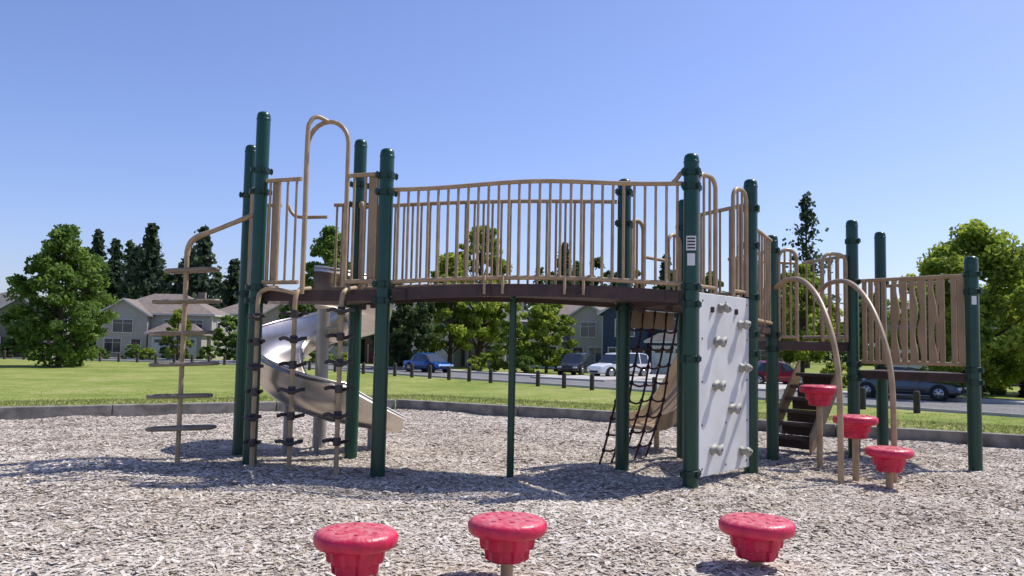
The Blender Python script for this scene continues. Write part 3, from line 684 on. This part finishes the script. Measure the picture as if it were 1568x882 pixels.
def house(name,x,y,rz,w,d,h1,h2,wall,roof,door=(.08,.03,.03),style=0,flip=1):
    e=empty(name,(x,y,ZF),rz); W_=mat_siding(name+'_siding',wall); Dm=mat(name+'_door',door,.5)
    mb=MB([W_,roof,TRIM,GLASS,Dm])
    mb.box((0,d/2,h2/2),(w,d,h2),0,0)
    for sx in(-1,1):
        for sy in(0,1): mb.box((sx*w/2,sy*d,h2/2),(.16,.16,h2),0,2)
    mb.build('walls',e); mb=MB([W_,roof,TRIM,GLASS,Dm])
    hip(mb,-w/2,w/2,0,d,h2+.1,w*.2)
    gx_=flip*w*.25; mb.box((gx_,-.5,h2/2),(w*.42,1.2,h2-.1),0,0); gable(mb,gx_,-1.1,d*.5,w*.42,h2-.05,w*.13)
    px_=-flip*w*.24; mb.box((px_,-1.2,h1/2),(w*.46,2.4,h1),0,0); hip(mb,px_-w*.23,px_+w*.23,-2.4,.3,h1+.1,1.1,.35)
    mb.build('roof_and_gables',e); mb=MB([W_,roof,TRIM,GLASS,Dm])
    wall_open(mb,px_,1.15,w*.36,2.2,-2.4,'garage')
    wall_open(mb,gx_,h2-1.4,w*.17,1.4,-1.1,'win'); wall_open(mb,gx_+flip*w*.08,1.4,w*.14,1.5,-1.1,'win'); wall_open(mb,gx_-flip*w*.12,1.05,1.0,2.1,-1.1,'door')
    wall_open(mb,px_-w*.1,h2-1.2,w*.12,1.2,0,'win'); wall_open(mb,px_+w*.12,h2-1.2,w*.12,1.2,0,'win')
    mb.build('windows_and_doors',e)
    mb=MB([W_,roof,TRIM,GLASS,Dm])
    for s_ in(-1,1):
        for zz_ in(1.5,h2-1.3):
            for yy_ in(d*.3,d*.7):
                mb.box((s_*(w/2+.02),yy_,zz_),(.06,1.2,1.1),0,3); mb.box((s_*(w/2+.03),yy_,zz_+.6),(.1,1.4,.1),0,2); mb.box((s_*(w/2+.03),yy_,zz_-.6),(.1,1.4,.1),0,2)
                for q in(-1,1): mb.box((s_*(w/2+.03),yy_+q*.65,zz_),(.1,.1,1.1),0,2)
    mb.box((w*.28,d*.6,h2+w*.17),(.8,.8,1.6),0,1)
    mb.build('side_windows_and_chimney',e); return e
rr=-math.radians(41)
house('siding_house',-40.5,93,.08,12.5,9,2.8,5.0,(.46,.43,.38),ROOFB,flip=-1)
house('siding_house',-33,107,.1,12,9,2.8,5.6,(.4,.34,.28),ROOFB)
house('siding_house',-54,86,.12,11,9,2.8,4.9,(.22,.2,.18),ROOFG)
house('siding_house',-66,90,.12,11,9,2.8,4.9,(.38,.31,.24),ROOFB)
house('siding_house',-16,90,-.25,11,9,2.7,4.6,(.2,.12,.09),ROOFG,door=(.2,.02,.02))
house('siding_house',-4.5,84,-.5,11,9,2.7,4.7,(.6,.57,.52),ROOFG)
house('siding_house',12.5,71,rr*.6,9.5,9,2.7,5.3,(.04,.065,.11),ROOFG,flip=-1)
house('siding_house',6,82,rr*.6,9,9,2.7,5.3,(.5,.46,.4),ROOFB)
house('siding_house',20.5,79,rr*.6,11,9,2.7,5.8,(.45,.38,.3),ROOFT)
house('siding_house',34,62,rr,11,9,2.7,5.2,(.4,.33,.25),ROOFB)
house('siding_house',45,48,rr,11,9,2.7,4.8,(.5,.4,.3),ROOFT,flip=-1)
# driveways
mb=MB([CONC])
for (x,y) in((8.2,58.5),(16.2,50),):
    M=Matrix.Translation((x,y,ZF+.05))@Matrix.Rotation(rr,4,'Z'); mb.box(None,(6,14,.14),0,0,M)
mb.build('driveway')
# ------------------------------------------------------------ cars
def car(name,x,y,rz,col,kind='suv',L=4.6,W=1.82,Ht=1.7,metal=.4):
    e=empty(name,(x,y,ZF+.02),rz); PM=mat(name+'_paint',col,.25,metal=metal,var=.03,coat=.6)
    b=Ht*.56; l=L/2; w=W/2; wt=w*.74
    if kind=='suv': st=[(-l,.38,b*.8,b*.84,0),(-l+.06,.28,b,b+.02,0),(-l+.22,.25,b,Ht*.93,0),(-l+.3,.25,b,Ht*.96,1),(-l+1.0,.25,b,Ht,1),(-l+1.08,.25,b,Ht,0),(-l+1.18,.25,b,Ht,1),(-l+2.0,.25,b,Ht,1),(0,.25,b,Ht,0),(.1,.25,b,Ht*.995,1),(.75,.25,b,Ht*.96,1),(.85,.25,b*.99,Ht*.93,1),(1.38,.25,b*.97,b+.03,0),(l-.5,.25,b*.9,b*.94,0),(l-.12,.28,b*.76,b*.8,0),(l,.36,b*.6,b*.64,0)]
    else: st=[(-l,.38,b*.82,b*.86,0),(-l+.1,.26,b*.97,b+.02,0),(-l+.75,.22,b,b+.06,1),(-l+1.25,.22,b,Ht*.95,1),(-l+1.7,.22,b,Ht,1),(-l+1.78,.22,b,Ht,0),(-l+1.86,.22,b,Ht,1),(-.15,.22,b,Ht,1),(.0,.22,b,Ht*.99,0),(.08,.22,b,Ht*.985,1),(.5,.22,b,Ht*.93,1),(1.2,.22,b*.97,b+.02,0),(l-.5,.22,b*.88,b*.91,0),(l-.1,.26,b*.72,b*.76,0),(l,.34,b*.58,b*.62,0)]
    mb=MB([PM,GLASS,TYRE,RIM,REDL,HEADL,LABW]); vs=[]; n_=12
    for k_,(xx_,zb,zl,zt,_) in enumerate(st):
        pf=1-.16*abs(xx_/l)**4; ww=w*pf; cab=zt>zl+.12; wtp=wt*pf if cab else ww*.8
        half=[(ww*.8,zb),(ww*.98,zb+.12),(ww,zl*.7),(ww*.96,zl),(wtp+ .03,zt-.05 if cab else zl+(zt-zl)*.6),(wtp*.85,zt)]
        for p in half: vs.append((xx_,p[0],p[1]))
        for p in half[::-1]: vs.append((xx_,-p[0],p[1]))
    for i in range(len(st)-1):
        g_=st[i][4]; cabA=st[i][3]>st[i][2]+.12; cabB=st[i+1][3]>st[i+1][2]+.12
        for j in range(n_):
            m_=0
            if j in(3,7) and g_ and (cabA or cabB): m_=1
            if j in(4,5,6) and abs(st[i][3]-st[i+1][3])>.2: m_=1
            mb.add([vs[i*n_+j],vs[i*n_+(j+1)%n_],vs[(i+1)*n_+(j+1)%n_],vs[(i+1)*n_+j]],[(0,1,2,3)],m_,False)
    mb.add(vs[:n_],[tuple(range(n_))],0); mb.add(vs[-n_:],[tuple(range(n_))[::-1]],0)
    mb.build('body',e)
    rw=.33 if kind!='suv' else .36; mb=MB([PM,GLASS,TYRE,RIM,REDL,HEADL,LABW])
    for sx in(-l+.85,l-.85):
        for s_ in(-1,1):
            M=Matrix.Translation((sx,s_*(w-.2),rw))@Matrix.Rotation(-s_*math.pi/2,4,'X')
            mb.rev([(rw+.07,0),(rw+.07,.205)],M,24,2); mb.rev([(rw-.03,.0),(rw,.03),(rw,.2),(rw-.03,.225)],M,24,2)
            mb.rev([(rw*.66,.2),(rw*.66,.232),(rw*.15,.24)],M,20,3)
            for q in range(5):
                M2=M@Matrix.Rotation(q*1.2566,4,'Z'); mb.box(None,(.05,rw*.35,.02),0,2,M2@Matrix.Translation((0,rw*.42,.238)))
    for s_ in(-1,1):
        mb.box((-l+.05,s_*w*.72,b*.82),(.1,.22,.2),0,4); mb.box((l-.1,s_*w*.66,b*.66),(.2,.32,.13),0,5); mb.box((.72,s_*(w+.06),b+.05),(.12,.16,.13),0,0)
        mb.box((0,s_*(w+.002),.42),(L*.42,.02,.06),0,2)
    mb.box((-l-.01,0,.62),(.03,.5,.13),0,6); mb.box((l+.005,0,.42),(.04,.9,.14),0,2)
    mb.build('wheels_and_lights',e); return e
rd=math.atan2(-.747,.664)
car('parked_hatchback_car',-6.4,63.5,rd+.1,(.015,.1,.35),'sedan',4.2,1.74,1.48)
car('parked_suv',7.9,59.5,-2.55,(.8,.8,.8),'suv',4.8,1.86,1.78,0)
car('parked_suv',5.1,62.5,-2.0,(.02,.021,.026),'suv',4.5,1.84,1.7)
car('parked_station_wagon',18.6,38.5,rd+.15,(.07,.08,.095),'sedan',4.8,1.82,1.46)
car('parked_sedan_car',16.2,50.5,rd+1.0,(.35,.02,.06),'sedan',4.5,1.8,1.5)
# hill
mb=MB([mat('hazed_hill_forest',(.1,.14,.2),.95,var=.1,scale=.01)]); n_=40  # forest colour turned blue to paint in the haze of distance
pr=[(-2300+i*55,2000+ (i%3)*10,float(90*math.exp(-((i-14)/9)**2)+30*math.sin(i*.7)**2*math.exp(-((i-14)/12)**2))) for i in range(n_)]
vs=[(x,y,-5) for x,y,_ in pr]+[(x,y+300,z) for x,y,z in pr]+[(x,y+1200,-5) for x,y,_ in pr]
mb.add(vs,[(k_*n_+i,k_*n_+i+1,(k_+1)*n_+i+1,(k_+1)*n_+i) for k_ in(0,1) for i in range(n_-1)],0,True); mb.build('distant_hill')
# ------------------------------------------------------------ light
EL,AZ=56,64
w=bpy.data.worlds.new('World'); scene.world=w; w.use_nodes=True; N=w.node_tree.nodes; WL=w.node_tree.links
s=N.new('ShaderNodeTexSky'); s.sky_type='NISHITA'; s.sun_disc=False; s.sun_elevation=math.radians(EL); s.sun_rotation=math.radians(AZ)
s.air_density=1.0; s.dust_density=1.0; s.ozone_density=3.5
mx=N.new('ShaderNodeMix'); mx.data_type='RGBA'; mx.blend_type='MULTIPLY'; mx.inputs[0].default_value=1; mx.inputs[7].default_value=(1.0,.96,1.2,1)
WL.new(s.outputs[0],mx.inputs[6]); WL.new(mx.outputs[2],N['Background'].inputs[0]); N['Background'].inputs[1].default_value=.145
ld=bpy.data.lights.new('sun','SUN'); ld.energy=5; ld.angle=math.radians(.5); ld.color=(1,.955,.88)
lo=bpy.data.objects.new('sun',ld); scene.collection.objects.link(lo)
az=math.radians(AZ); el=math.radians(EL); sd_=V((math.sin(az)*math.cos(el),math.cos(az)*math.cos(el),math.sin(el)))
lo.rotation_euler=sd_.to_track_quat('Z','Y').to_euler(); lo.location=(20,10,30)
# ------------------------------------------------------------ camera
cd=bpy.data.cameras.new('camera'); co=bpy.data.objects.new('camera',cd); scene.collection.objects.link(co); scene.camera=co
cd.sensor_width=36; cd.lens=28.7; cd.clip_end=6000; cd.clip_start=.05
pt=.072; rl=.019; Fw=V((0,math.cos(pt),math.sin(pt))); U=V((0,-math.sin(pt),math.cos(pt))); Xr=V((1,0,0))
Rr=Xr*math.cos(rl)+U*math.sin(rl); Uu=U*math.cos(rl)-Xr*math.sin(rl)
M=Matrix(((Rr.x,Uu.x,-Fw.x,0),(Rr.y,Uu.y,-Fw.y,0),(Rr.z,Uu.z,-Fw.z,1.12),(0,0,0,1))); co.matrix_world=M
scene.view_settings.view_transform='Standard'; scene.view_settings.look='None'; scene.view_settings.exposure=0
